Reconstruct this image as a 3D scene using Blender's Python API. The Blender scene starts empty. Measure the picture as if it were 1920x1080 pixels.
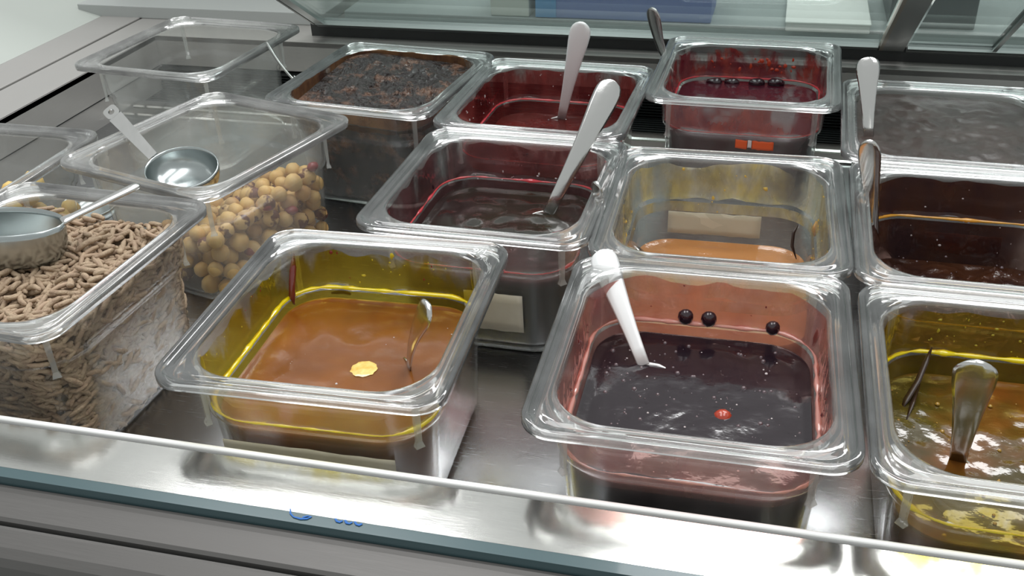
import bpy, bmesh, math, random
from mathutils import Vector, Matrix, noise

random.seed(7)
R = math.radians
S = 0.001                                   # all sizes below are millimetres
sc = bpy.context.scene
col = sc.collection

# ------------------------------------------------------------------ camera
cam_d = bpy.data.cameras.new('camera')
cam_d.sensor_width = 36.0
cam_d.lens = 36.0 * 1885.33 / 1920.0
cam_d.clip_start = 0.02
cam = bpy.data.objects.new('camera', cam_d)
col.objects.link(cam)
CR = Vector((0.96765662, 0.24980581, -0.0351814))
CU = Vector((-0.09901182, 0.50434494, 0.857807))
CB = Vector((0.23202873, -0.82657924, 0.51276645))
CLOC = Vector((8.153, -541.043, 304.488))
m3 = Matrix((CR, CU, CB)).transposed()
cam.matrix_world = Matrix.Translation(CLOC * S) @ m3.to_4x4()
sc.camera = cam

# ------------------------------------------------------------------ exposure, world, lights
sc.view_settings.view_transform = 'Standard'
sc.view_settings.look = 'None'
sc.view_settings.exposure = 0.08
sc.view_settings.gamma = 1.0
sc.view_settings.use_curve_mapping = False
try:
    sc.cycles.max_bounces = 14
    sc.cycles.transparent_max_bounces = 48
    sc.cycles.transmission_bounces = 10
    sc.cycles.glossy_bounces = 6
    sc.cycles.diffuse_bounces = 3
    sc.cycles.sample_clamp_indirect = 6.0
except Exception:
    pass
w = bpy.data.worlds.new('shop_air'); sc.world = w
w.use_nodes = True
w.node_tree.nodes['Background'].inputs[0].default_value = (0.80, 0.83, 0.82, 1)
w.node_tree.nodes['Background'].inputs[1].default_value = 0.62

def area(name, loc, size, sy, power, color=(1, 1, 1), target=None):
    l = bpy.data.lights.new(name, 'AREA'); l.shape = 'RECTANGLE'
    l.size = size; l.size_y = sy; l.energy = power; l.color = color
    o = bpy.data.objects.new(name, l); col.objects.link(o); o.location = loc
    d = (Vector(target or (loc[0], loc[1], 0)) - Vector(loc))
    o.rotation_euler = d.to_track_quat('-Z', 'Y').to_euler()
    return o
# fluorescent ceiling panels of the shop
area('ceiling_panel', (0.55, 1.75, 1.9), 1.7, 0.5, 30)
area('ceiling_panel', (-1.2, 1.3, 1.9), 0.9, 0.3, 13)
area('ceiling_panel', (0.45, 0.15, 1.9), 0.7, 2.0, 18)
area('ceiling_panel', (-0.75, -0.1, 1.9), 0.7, 2.0, 17)

# ------------------------------------------------------------------ materials
def new_mat(name):
    m = bpy.data.materials.new(name); m.use_nodes = True
    nt = m.node_tree
    for n in list(nt.nodes): nt.nodes.remove(n)
    out = nt.nodes.new('ShaderNodeOutputMaterial')
    return m, nt, out
def N(nt, t, **k):
    n = nt.nodes.new(t)
    for a, b in k.items():
        if a in n.inputs: n.inputs[a].default_value = b
        else: setattr(n, a, b)
    return n
def c4(c): return (c[0], c[1], c[2], 1)
def noise_node(nt, scale, stretch=(1, 1, 1), detail=4, rough=.55, dist=0.0):
    tc = N(nt, 'ShaderNodeTexCoord'); mp = N(nt, 'ShaderNodeMapping')
    mp.inputs['Scale'].default_value = stretch
    nt.links.new(tc.outputs['Object'], mp.inputs['Vector'])
    n = N(nt, 'ShaderNodeTexNoise')
    n.inputs['Scale'].default_value = scale; n.inputs['Detail'].default_value = detail
    n.inputs['Roughness'].default_value = rough; n.inputs['Distortion'].default_value = dist
    nt.links.new(mp.outputs[0], n.inputs['Vector'])
    return n
def ramp(nt, src, stops):
    r = N(nt, 'ShaderNodeValToRGB')
    el = r.color_ramp.elements
    while len(el) < len(stops): el.new(0.5)
    for e, (p, c) in zip(el, stops):
        e.position = p; e.color = c4(c) if not isinstance(c, (int, float)) else (c, c, c, 1)
    nt.links.new(src, r.inputs[0])
    return r
def bump(nt, src, dist, strength=1.0):
    b = N(nt, 'ShaderNodeBump'); b.inputs['Distance'].default_value = dist
    b.inputs['Strength'].default_value = strength
    nt.links.new(src, b.inputs['Height'])
    return b
def principled(name, base, rough=.4, metal=0, coat=0, noise_amt=None, bumpd=None, sss=0, base2=None,
               nscale=120, stretch=(1, 1, 1), transmission=0, ior=1.45, spec=.5, bscale=None, aniso=0, thr=(.35, .65)):
    m, nt, out = new_mat(name)
    p = N(nt, 'ShaderNodeBsdfPrincipled')
    p.inputs['Base Color'].default_value = c4(base); p.inputs['Roughness'].default_value = rough
    p.inputs['Metallic'].default_value = metal; p.inputs['Coat Weight'].default_value = coat
    p.inputs['Coat Roughness'].default_value = .04
    p.inputs['IOR'].default_value = ior; p.inputs['Specular IOR Level'].default_value = spec
    p.inputs['Transmission Weight'].default_value = transmission
    if sss:
        p.inputs['Subsurface Weight'].default_value = sss
        p.inputs['Subsurface Radius'].default_value = (1, .5, .25)
        p.inputs['Subsurface Scale'].default_value = .006 if sss < .4 else .022
    if base2 is not None:
        n = noise_node(nt, nscale, stretch)
        r = ramp(nt, n.outputs[0], [(thr[0], base), (thr[1], base2)])
        nt.links.new(r.outputs[0], p.inputs['Base Color'])
    if bumpd:
        n2 = noise_node(nt, bscale or nscale, stretch, 5)
        b = bump(nt, n2.outputs[0], bumpd)
        nt.links.new(b.outputs[0], p.inputs['Normal'])
        if coat: nt.links.new(b.outputs[0], p.inputs['Coat Normal'])
    if aniso: p.inputs['Anisotropic'].default_value = aniso
    nt.links.new(p.outputs[0], out.inputs[0])
    return m

def fresnel(nt, ior):
    # the same reflectance from either side of a thin sheet
    fr = N(nt, 'ShaderNodeFresnel'); g = N(nt, 'ShaderNodeNewGeometry'); mr = N(nt, 'ShaderNodeMapRange')
    mr.inputs['To Min'].default_value = ior; mr.inputs['To Max'].default_value = 1 / ior
    nt.links.new(g.outputs['Backfacing'], mr.inputs['Value']); nt.links.new(mr.outputs[0], fr.inputs[0])
    return fr

def clear_plastic(name, haze=.06, hazecol=(.8, .82, .8), rough=.04, thin=True, f=1.0, ior=1.58):
    m, nt, out = new_mat(name)
    tr = N(nt, 'ShaderNodeBsdfTransparent'); tr.inputs[0].default_value = (.965, .97, .965, 1)
    df = N(nt, 'ShaderNodeBsdfDiffuse'); df.inputs[0].default_value = c4(hazecol)
    tl = N(nt, 'ShaderNodeBsdfTranslucent'); tl.inputs[0].default_value = c4(hazecol)
    a1 = N(nt, 'ShaderNodeMixShader'); a1.inputs[0].default_value = .5
    nt.links.new(df.outputs[0], a1.inputs[1]); nt.links.new(tl.outputs[0], a1.inputs[2])
    n = noise_node(nt, 25, (1, 1, .5), 3)
    r = ramp(nt, n.outputs[0], [(.35, haze * .5), (.75, haze * 1.7)])
    mx = N(nt, 'ShaderNodeMixShader')
    nt.links.new(r.outputs[0], mx.inputs[0]); nt.links.new(tr.outputs[0], mx.inputs[1]); nt.links.new(a1.outputs[0], mx.inputs[2])
    gl = N(nt, 'ShaderNodeBsdfGlossy'); gl.inputs['Roughness'].default_value = rough
    gl.inputs[0].default_value = (f, f, f, 1)
    fr = fresnel(nt, ior) if thin else N(nt, 'ShaderNodeFresnel', IOR=ior)
    m2 = N(nt, 'ShaderNodeMixShader')
    nt.links.new(fr.outputs[0], m2.inputs[0]); nt.links.new(mx.outputs[0], m2.inputs[1]); nt.links.new(gl.outputs[0], m2.inputs[2])
    nt.links.new(m2.outputs[0], out.inputs[0])
    return m

def film(name, tint, body, opac=.35, cover=(.42, .55), scale=18, stretch=(1, 1, .45), gloss=.05, seed=0, body2=None, zf=None):
    """a thin smear of syrup: see-through tint, some body colour, patches of bare wall"""
    m, nt, out = new_mat(name)
    clear = N(nt, 'ShaderNodeBsdfTransparent')
    tr = N(nt, 'ShaderNodeBsdfTransparent'); tr.inputs[0].default_value = c4(tint)
    df = N(nt, 'ShaderNodeBsdfDiffuse'); tl = N(nt, 'ShaderNodeBsdfTranslucent')
    df.inputs[0].default_value = c4(body); tl.inputs[0].default_value = c4(body)
    if body2:
        nn = noise_node(nt, 55, (1, 1, .6), 4)
        rr_ = ramp(nt, nn.outputs[0], [(.4, body), (.62, body2)])
        nt.links.new(rr_.outputs[0], df.inputs[0]); nt.links.new(rr_.outputs[0], tl.inputs[0])
    a = N(nt, 'ShaderNodeMixShader'); a.inputs[0].default_value = .5
    nt.links.new(df.outputs[0], a.inputs[1]); nt.links.new(tl.outputs[0], a.inputs[2])
    b = N(nt, 'ShaderNodeMixShader')
    no = noise_node(nt, scale * 2.3, stretch, 4)
    ro = ramp(nt, no.outputs[0], [(.3, opac * .5), (.7, min(1, opac * 1.6))])
    nt.links.new(ro.outputs[0], b.inputs[0])
    nt.links.new(tr.outputs[0], b.inputs[1]); nt.links.new(a.outputs[0], b.inputs[2])
    gl = N(nt, 'ShaderNodeBsdfGlossy'); gl.inputs['Roughness'].default_value = gloss
    fr = fresnel(nt, 1.4)
    bn = noise_node(nt, 60, (1, 1, .5), 3); bb = bump(nt, bn.outputs[0], .0012)
    nt.links.new(bb.outputs[0], gl.inputs['Normal']); nt.links.new(bb.outputs[0], fr.inputs['Normal'])
    g = N(nt, 'ShaderNodeMixShader'); nt.links.new(fr.outputs[0], g.inputs[0])
    nt.links.new(b.outputs[0], g.inputs[1]); nt.links.new(gl.outputs[0], g.inputs[2])
    nm = noise_node(nt, scale, stretch, 5, .6, .4)
    src = nm.outputs[0]
    if zf:                                   # the smear thins out towards the top of the wall
        tc = N(nt, 'ShaderNodeTexCoord'); sx = N(nt, 'ShaderNodeSeparateXYZ'); mr = N(nt, 'ShaderNodeMapRange'); ad = N(nt, 'ShaderNodeMath', operation='ADD')
        nt.links.new(tc.outputs['Object'], sx.inputs[0]); nt.links.new(sx.outputs[2], mr.inputs['Value'])
        mr.inputs['From Min'].default_value = .066; mr.inputs['From Max'].default_value = .098
        mr.inputs['To Min'].default_value = zf[0]; mr.inputs['To Max'].default_value = zf[1]
        nt.links.new(mr.outputs[0], ad.inputs[0]); nt.links.new(src, ad.inputs[1]); src = ad.outputs[0]
    rm = ramp(nt, src, [(cover[0], 0.0), (cover[1], 1.0)])
    x = N(nt, 'ShaderNodeMixShader')
    nt.links.new(rm.outputs[0], x.inputs[0]); nt.links.new(clear.outputs[0], x.inputs[1]); nt.links.new(g.outputs[0], x.inputs[2])
    nt.links.new(x.outputs[0], out.inputs[0])
    return m

M = {}
M['body'] = clear_plastic('clear_plastic', .085, f=.9, ior=1.45)
M['frosty'] = clear_plastic('scratched_clear_plastic', .05, hazecol=(.74, .74, .72), ior=1.4, f=.6)
M['foggy'] = clear_plastic('foggy_clear_plastic', .12, hazecol=(.76, .75, .72), ior=1.4, f=.7)
M['rim'] = clear_plastic('thick_clear_plastic', .13, hazecol=(.82, .85, .85), rough=.06, ior=1.75, thin=False)
M['rim_milky'] = clear_plastic('worn_milky_plastic', .27, hazecol=(.80, .81, .79), rough=.08, ior=1.7, thin=False)
M['rib'] = clear_plastic('moulded_plastic', .25, ior=1.6)
def brushed(name, base, rough, axis=0, bd=.00002, metal=1.0):
    st = [60, 60, 60]; st[axis] = 1.2
    m, nt, out = new_mat(name)
    p = N(nt, 'ShaderNodeBsdfPrincipled'); p.inputs['Metallic'].default_value = metal
    n = noise_node(nt, 40, tuple(st), 3)
    r = ramp(nt, n.outputs[0], [(.3, tuple(x * .94 for x in base)), (.7, base)])
    r2 = ramp(nt, n.outputs[0], [(.3, rough * .9), (.7, rough * 1.15)])
    nt.links.new(r.outputs[0], p.inputs['Base Color']); nt.links.new(r2.outputs[0], p.inputs['Roughness'])
    b = bump(nt, n.outputs[0], bd); nt.links.new(b.outputs[0], p.inputs['Normal'])
    nt.links.new(p.outputs[0], out.inputs[0])
    return m
M['steel'] = brushed('brushed_steel', (.80, .80, .77), .13, 0, .000012)
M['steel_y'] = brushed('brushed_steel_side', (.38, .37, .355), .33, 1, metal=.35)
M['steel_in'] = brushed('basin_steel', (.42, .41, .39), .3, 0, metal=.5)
M['floor_steel'] = brushed('basin_floor_steel', (.52, .53, .54), .24, 0)
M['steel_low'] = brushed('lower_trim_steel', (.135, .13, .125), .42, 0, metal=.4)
M['bead'] = principled('polished_lip', (.97, .97, .96), .3, .15)
M['spoon'] = principled('satin_spoon_steel', (.66, .66, .645), .2, 1, bumpd=.0003, bscale=60)
M['utensil'] = principled('grey_utensil_steel', (.46, .50, .50), .24, 1)
M['spoon_dark'] = principled('dull_spoon_steel', (.5, .48, .47), .25, 1)
M['spoon_lit'] = principled('lit_spoon_steel', (.90, .91, .91), .35, .25)  # whitened copy of the spoon steel, its reflected light put into the colour
M['black'] = principled('black_grille', (.012, .014, .014), .4)
M['darkgap'] = principled('dark_gap', (.03, .032, .032), .5)
M['teal'] = principled('green_glass_edge', (.062, .105, .115), .25, coat=.2)
M['shelf'] = principled('grey_green_shelf', (.34, .38, .37), .35)
M['white'] = principled('white_laminate', (.40, .43, .40), .3, coat=.2)
M['greywall'] = principled('grey_shop_panel', (.36, .38, .37), .4)
M['shopwall'] = principled('pale_shop_wall', (.62, .64, .62), .6)
M['marker'] = principled('blue_marker', (.01, .12, .42), .5)
M['tape'] = principled('paper_tape', (.74, .70, .58), .6, base2=(.66, .61, .48), nscale=40)
M['tape_dark'] = principled('syrup_soaked_tape', (.40, .16, .06), .5)
M['orange_st'] = principled('orange_sticker', (.85, .12, .03), .5)
M['white_st'] = principled('white_sticker', (.8, .7, .7), .5)
M['ink'] = principled('pen_line', (.12, .10, .08), .6)

def glass_pane():
    m, nt, out = new_mat('pane_glass')
    tr = N(nt, 'ShaderNodeBsdfTransparent'); tr.inputs[0].default_value = (.80, .85, .84, 1)
    gl = N(nt, 'ShaderNodeBsdfGlossy'); gl.inputs['Roughness'].default_value = .03
    gl.inputs[0].default_value = (.9, .95, .94, 1)
    fr = fresnel(nt, 1.9)
    x = N(nt, 'ShaderNodeMixShader')
    nt.links.new(fr.outputs[0], x.inputs[0]); nt.links.new(tr.outputs[0], x.inputs[1]); nt.links.new(gl.outputs[0], x.inputs[2])
    nt.links.new(x.outputs[0], out.inputs[0])
    return m
M['pane'] = glass_pane()

# ------------------------------------------------------------------ object helpers
def link(o, parent=None):
    col.objects.link(o)
    if parent is not None: o.parent = parent
    return o
def mesh(name, verts, faces, mat, parent=None, smooth=True, mats=None, fmat=None, loc=None):
    me = bpy.data.meshes.new(name)
    me.from_pydata([(v[0] * S, v[1] * S, v[2] * S) for v in verts], [], faces)
    me.materials.append(mat)
    if mats:
        for q in mats: me.materials.append(q)
        if fmat:
            for i, k in enumerate(fmat): me.polygons[i].material_index = k
    if smooth:
        for p in me.polygons: p.use_smooth = True
    me.update()
    bm = bmesh.new(); bm.from_mesh(me); bmesh.ops.recalc_face_normals(bm, faces=bm.faces); bm.to_mesh(me); bm.free()
    o = bpy.data.objects.new(name, me)
    link(o, parent)
    if loc is not None: o.location = Vector(loc) * S
    return o
def thing(name, label, cat, loc=(0, 0, 0), rz=0, group=None):
    o = bpy.data.objects.new(name, None); o.empty_display_size = .02
    col.objects.link(o); o.location = Vector(loc) * S; o.rotation_euler = (0, 0, rz)
    return tag(o, label, cat, group)
def tag(o, label, cat, group=None):
    o['label'] = label; o['category'] = cat
    if group: o['group'] = group
    return o
def struct(o, label=None):
    o['kind'] = 'structure'
    if label: o['label'] = label
    return o
def box(name, x0, x1, y0, y1, z0, z1, mat, parent=None, bev=0.0, loc=None):
    bm = bmesh.new(); bmesh.ops.create_cube(bm, size=1)
    for v in bm.verts:
        v.co = Vector(((x0 + x1) / 2 + v.co.x * (x1 - x0), (y0 + y1) / 2 + v.co.y * (y1 - y0), (z0 + z1) / 2 + v.co.z * (z1 - z0))) * S
    if bev: bmesh.ops.bevel(bm, geom=list(bm.edges), offset=bev * S, segments=2, affect='EDGES', profile=.5)
    me = bpy.data.meshes.new(name); bm.to_mesh(me); bm.free(); me.materials.append(mat)
    o = link(bpy.data.objects.new(name, me), parent)
    if loc is not None: o.location = Vector(loc) * S
    return o
def extrude_x(name, prof, x0, x1, mat, parent=None, slope=0.0, xs=0.0, smooth=False, thick=None):
    """prof: closed list of (y,z) swept along x; slope skews y with x"""
    n = len(prof); v = []
    for x in (x0, x1): v += [(x, y + slope * (x - xs), z) for y, z in prof]
    f = [(i, (i + 1) % n, n + (i + 1) % n, n + i) for i in range(n)]
    f += [tuple(range(n))[::-1], tuple(range(n, 2 * n))]
    return mesh(name, v, f, mat, parent, smooth)

def rr(off, r, z, A=81., B=88., n=7):
    a, b = A - off, B - off
    pts = []
    for cx, cy, a0 in ((a - r, b - r, 0), (-(a - r), b - r, 90), (-(a - r), -(b - r), 180), (a - r, -(b - r), 270)):
        for k in range(n + 1):
            t = R(a0 + 90 * k / n); pts.append((cx + r * math.cos(t), cy + r * math.sin(t), z))
    return pts
def loft(loops, cap0=False, cap1=False, closed=False):
    n = len(loops[0]); v = [p for l in loops for p in l]; f = []
    m = len(loops)
    for j in range(m if closed else m - 1):
        a, b = j * n, ((j + 1) % m) * n
        for i in range(n): f.append((a + i, a + (i + 1) % n, b + (i + 1) % n, b + i))
    if cap0: f.append(tuple(range(n))[::-1])
    if cap1: f.append(tuple(range((m - 1) * n, m * n)))
    return v, f

# ------------------------------------------------------------------ food pan
FLOOR = -102.0
def inner(z, h):                                # inner wall: offset and corner radius at height z
    tab = [(0, 12.8, 31), (-6, 13, 31), (-31, 14, 30), (-33, 14.5, 30), (-35.5, 17, 28), (-37, 17.3, 28), (-h + 8, 20, 26), (-h + 4, 22, 24), (-h + 2.2, 27, 20)]
    if z >= 0: return tab[0][1:]
    for (z0, o0, r0), (z1, o1, r1) in zip(tab, tab[1:]):
        if z <= z0 and z >= z1:
            t = (z0 - z) / (z0 - z1); return o0 + (o1 - o0) * t, r0 + (r1 - r0) * t
    return tab[-1][1:]
PROTO = {}
PANS = {}
FOOD = {}
def make_pan(key, x, y, z, rot, label, mat='body'):
    h = z - FLOOR - .3
    t = thing('food_pan', label, 'food pan', (x, y, FLOOR), R(rot), None)
    dz = z - FLOOR
    rp = [(.9, 16.2, -5.6), (0, 17, -5.2), (0, 17, -1.5), (.5, 16.6, -.5), (1.5, 15.8, 0), (2.7, 15, 0), (3.5, 14.6, -.5), (4.1, 14.3, -1.9),
          (7.6, 13, -2.1), (8.5, 13, -1.3), (9.6, 15, -1.0), (11, 28, -1.1), (12.1, 31, -1.8), (12.8, 31, -3.4), (13, 31, -6),
          None, (11, 31, -6), (10.4, 31, -3.9), (8.2, 16, -3.5), (4.9, 14, -3.9), (2.6, 15, -2.4), (1.9, 15.5, -5.2)]
    i = rp.index(None)
    seq = rp[i + 1:] + rp[:i]
    v, f = loft([rr(o, r, zz + dz, n=8) for o, r, zz in seq])
    mesh('rim', v, f, M['rim' if mat == 'body' and key != 'empty' else 'rim_milky'], t)
    ip = [(13, 31, -6), (14, 30, -31), (14.4, 30, -33), (17, 28, -35.5), (17.3, 28, -37), (20, 26, -h + 8), (22, 24, -h + 4), (27, 20, -h + 2.2)]
    op = [(11, 31, -6), (11.9, 31, -32), (12.4, 31, -35), (14.8, 29.5, -37.5), (15, 29, -39), (18, 27, -h + 7), (19.3, 26, -h + 2), (22, 24, -h)]
    v, f = loft([rr(o, r, zz + dz, n=8) for o, r, zz in ip], cap1=True)
    v2, f2 = loft([rr(o, r, zz + dz, n=8) for o, r, zz in op], cap1=True)
    k = len(v)
    mesh('body', v + v2, f + [tuple(q + k for q in g) for g in f2], M[mat], t)
    # stacking ribs in the four corners
    if 'rib' not in PROTO:
        rv = [(-2, -.5, -4), (2, -.5, -4), (2, 2.6, -4), (-2, 2.6, -4), (-1.6, 0, -38), (1.6, 0, -38), (1.6, 2.2, -38), (-1.6, 2.2, -38),
              (-2.6, -.5, -41.5), (2.6, -.5, -41.5), (2.6, 3.4, -41.5), (-2.6, 3.4, -41.5)]
        fv = [(0, 1, 2, 3)]
        for a in (0, 4): fv += [(a, a + 1, a + 5, a + 4), (a + 1, a + 2, a + 6, a + 5), (a + 2, a + 3, a + 7, a + 6), (a + 3, a, a + 4, a + 7)]
        fv.append((8, 9, 10, 11))
        ro = mesh('corner_rib', rv, fv, M['rib'], t, smooth=False); PROTO['rib'] = ro.data
        ros = [ro] + [link(bpy.data.objects.new('corner_rib', PROTO['rib']), t) for _ in range(3)]
    else:
        ros = [link(bpy.data.objects.new('corner_rib', PROTO['rib']), t) for _ in range(4)]
    for q, (sx, sy) in zip(ros, ((1, 1), (-1, 1), (-1, -1), (1, -1))):
        q.location = Vector((sx * 60.2, sy * 67.2, dz)) * S
        q.rotation_euler = (0, 0, math.atan2(-sx, sy))
    PANS[key] = (t, dz, h, x, y, z, rot)
    return t
def loop_in(z, h, dz, inset=.3, n=24):
    o, r = inner(z, h)
    return rr(o + inset, r - inset, z + dz, n=n)
def dense(loop, step):
    """split the straight runs of a loop so it can be displaced"""
    out = []; L = len(loop)
    for i in range(L):
        a, b = Vector(loop[i]), Vector(loop[(i + 1) % L]); d = (b - a).length
        k = max(1, int(d / step)); k = k if d > 12 else 1
        for j in range(k): out.append(tuple(a.lerp(b, j / k)))
    return out
def smear(key, z0, z1, mat, rows=10, wavy=3.0, sd=0, n=8, name='smear'):
    """a film of food sticking to the inside of the wall between two heights"""
    t, dz, h = PANS[key][:3]
    base = [dense(loop_in(z1 + (z0 - z1) * k / rows, h, dz, .35, n), 6) for k in range(rows + 1)]
    L = min(len(b) for b in base)
    loops = []
    for k in range(rows + 1):
        z = z1 + (z0 - z1) * k / rows
        ref = []
        o, r = inner(z, h); lp = rr(o + .35, r - .35, z + dz, n=n)
        for i in range(len(lp)):
            a, b = Vector(lp[i]), Vector(lp[(i + 1) % len(lp)])
            kk = 14 if (i % (n + 1)) == n else 1
            for j in range(kk): ref.append(tuple(a.lerp(b, j / kk)))
        if k == rows:
            ref = [(p[0], p[1], p[2] + wavy * noise.noise((p[0] * .06, p[1] * .06, sd + 3.1))) for p in ref]
        if k == 0:
            ref = [(p[0], p[1], p[2] + wavy * noise.noise((p[0] * .06, p[1] * .06, sd))) for p in ref]
        loops.append(ref)
    v, f = loft(loops)
    return mesh(name, v, f, mat, t)
def food(key, name, label, cat, level, mat, amp=.6, freq=.08, rings=36, slope=(0, 0), sd=0, edge=1.2, amp2=0, freq2=.3, bot=2.8, ridge=False, centre=(0, 0, 0)):
    """the food itself, filling the pan up to 'level' below the rim"""
    t, dz, h, x, y, z, rot = PANS[key]
    zs = [-h + bot, -h + 4, -h + 8]
    zz = -h + 14
    while zz < level - 3: zs.append(zz); zz += 8
    for q in (-37.3, -35.3, -33):
        if q < level - 1: zs.append(q)
    zs = sorted(set(zs)) + [level]
    def lp(zv, ins=.5):
        o, r = inner(zv, h); l = rr(o + ins, r - ins, zv + dz, n=8); ref = []
        for i in range(len(l)):
            a, b = Vector(l[i]), Vector(l[(i + 1) % len(l)])
            kk = 16 if (i % 9) == 8 else 1
            for j in range(kk): ref.append(tuple(a.lerp(b, j / kk)))
        return ref
    loops = [lp(q) for q in zs]
    top = loops[-1]
    def H(px, py, s):
        e = noise.noise((px * freq, py * freq, sd)) * amp
        if amp2:
            q = noise.noise((px * freq2, py * freq2, sd + 9))
            e += (abs(q) if ridge else q) * amp2
        return level + dz + (slope[0] * px + slope[1] * py) * .01 + e * min(1, (1 - s) * 8) + edge * max(0, 1 - (1 - s) * 14) + centre[2] * math.exp(-((px - centre[0]) ** 2 + (py - centre[1]) ** 2) / 900.)
    for k in range(rings):
        s = 1 - k / rings
        s2 = s
        loops.append([(p[0] * s2, p[1] * s2, H(p[0] * s2, p[1] * s2, s2)) for p in top])
    # edge loop sits at the sloped height too
    loops[len(zs) - 1] = [(p[0], p[1], H(p[0], p[1], 1)) for p in top]
    n = len(top)
    v, f = loft(loops, cap0=True)
    c = len(v); v.append((0, 0, H(0, 0, 0))); a = (len(loops) - 1) * n
    f += [(a + i, a + (i + 1) % n, c) for i in range(n)]
    o = mesh(name, v, f, mat)
    o.location = Vector((x, y, FLOOR)) * S; o.rotation_euler = (0, 0, R(rot))
    FOOD[key] = o
    return tag(o, label, cat)
def ledge_bead(key, parent, mat, z=-34.2, rad=1.3, name='syrup_bead', sd=0, lump=.4, keep=None):
    """syrup caught on the step round the wall; the yellow bead also paints its glow"""
    t, dz, h, x, y, zc, rot = PANS[key]
    o, r = 15.6, 28.5
    l = rr(o, r, z + dz, n=8); ref = []
    for i in range(len(l)):
        a, b = Vector(l[i]), Vector(l[(i + 1) % len(l)])
        kk = 20 if (i % 9) == 8 else 1
        for j in range(kk): ref.append(a.lerp(b, j / kk))
    n = len(ref); loops = []
    v = []; f = []; K = 6
    for i, p in enumerate(ref):
        q, s = ref[(i + 1) % n], ref[i - 1]
        tg = (q - s).normalized(); nn = Vector((tg.y, -tg.x, 0))
        rd = rad * (.45 if p.y < -66 else 1) * (1 + lump * noise.noise((p.x * .12, p.y * .12, sd)) * 2)
        for k in range(K):
            a = 2 * math.pi * k / K
            v.append(tuple(p + nn * math.cos(a) * rd * 1.3 + Vector((0, 0, math.sin(a) * rd))))
    for i in range(n):
        for k in range(K):
            f.append((i * K + k, i * K + (k + 1) % K, ((i + 1) % n) * K + (k + 1) % K, ((i + 1) % n) * K + k))
    return mesh(name, v, f, mat, t)

def curved_label(key, side, u0, u1, z0, z1, mat, name='paper_label', tilt=0, inside=False):
    """paper stuck on the outside of a straight wall of the pan; side in 'front','back','right','left'"""
    t, dz, h = PANS[key][:3]
    v = []; f = []
    nu, nv = 10, 4
    def off(z):
        o, r = inner(z, h); return o - 2.6 if not inside else o + .6
    for j in range(nv + 1):
        for i in range(nu + 1):
            u = u0 + (u1 - u0) * i / nu; z = z0 + (z1 - z0) * j / nv + tilt * (i / nu - .5)
            e = off(z) + .15 * noise.noise((u * .1, z * .1, 5))
            rag = .8 * noise.noise((u * .3, 7.7, z * .01)) if j in (0, nv) else 0
            if side == 'front': p = (u, -(88 - e), z + rag)
            elif side == 'back': p = (u, 88 - e, z + rag)
            elif side == 'right': p = (81 - e, u, z + rag)
            else: p = (-(81 - e), u, z + rag)
            v.append((p[0], p[1], p[2] + dz))
    q = nu + 1
    for j in range(nv):
        for i in range(nu): f.append((j * q + i, j * q + i + 1, (j + 1) * q + i + 1, (j + 1) * q + i))
    o = mesh(name, v, f, mat, t)
    md = o.modifiers.new('thickness', 'SOLIDIFY'); md.thickness = .25 * S
    return o

# ------------------------------------------------------------------ spoons
def spoon(label, B, T, width, mat, roll=0, bow=2.0, ext=30, group=None, name='spoon', tipw=.42, bowl_w=26, floor=-97, endcurve=0):
    B = Vector(B); T = Vector(T); L = (B - T).length; ax = (B - T).normalized()
    vd = ((B + T) / 2 - CLOC).normalized()
    wv = ax.cross(vd).normalized(); wv = Matrix.Rotation(R(roll), 3, ax) @ wv
    nv = wv.cross(ax).normalized()
    if nv.dot(vd) > 0: nv = -nv
    st = [(0, .06), (.006, .34), (.02, .62), (.045, .84), (.08, .97), (.12, 1.0), (.2, .96), (.34, .8), (.5, .66), (.7, .53), (.86, .46), (1.0, tipw)]
    t = thing(name, label, 'spoon', tuple(B), 0, group)
    v = []; f = []; K = 10
    for s, wd in st:
        c = T + ax * L * s + nv * (bow * math.sin(math.pi * s) + endcurve * (1 - s) ** 3) - B
        th = 2.3 + 1.0 * (1 - abs(2 * s - .3))
        for k in range(K):
            a = 2 * math.pi * k / K
            cw = math.cos(a); sw = math.sin(a)
            # flat strip with a raised border round a shallow hollow on the broad end
            lift = .35 * (abs(cw) ** 3) if sw > 0 else 0
            v.append(tuple(c + wv * (cw * width * wd / 2) + nv * (sw * th * .5 * (1.0 if wd > .3 else .5) + lift)))
    for j in range(len(st) - 1):
        for k in range(K): f.append((j * K + k, j * K + (k + 1) % K, (j + 1) * K + (k + 1) % K, (j + 1) * K + k))
    f.append(tuple(range(K))); f.append(tuple(range((len(st) - 1) * K, len(st) * K)))
    mesh('handle', v, f, mat, t)
    # bowl, below the surface of the food
    if ax.z < -.05: ext = min(ext, (B.z - floor) / -ax.z)
    if ext > 8:
        v = []; f = []; nu, nw = 10, 8
        for j in range(nu + 1):
            s = j / nu; hw = bowl_w / 2 * math.sqrt(max(0.02, 1 - (2 * s - 1) ** 2)) * (.9 + .2 * (1 - s))
            if j == 0: hw = max(hw, width * tipw / 2)
            for i in range(nw + 1):
                q = -1 + 2 * i / nw
                dep = -5 * (1 - q * q) * math.sin(math.pi * min(1, s + .02))
                v.append(tuple(ax * ext * s + wv * q * hw + nv * dep))
        for j in range(nu):
            for i in range(nw): f.append((j * (nw + 1) + i, j * (nw + 1) + i + 1, (j + 1) * (nw + 1) + i + 1, (j + 1) * (nw + 1) + i))
        o = mesh('bowl', v, f, mat, t); md = o.modifiers.new('thickness', 'SOLIDIFY'); md.thickness = 1.0 * S
    return t

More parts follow.
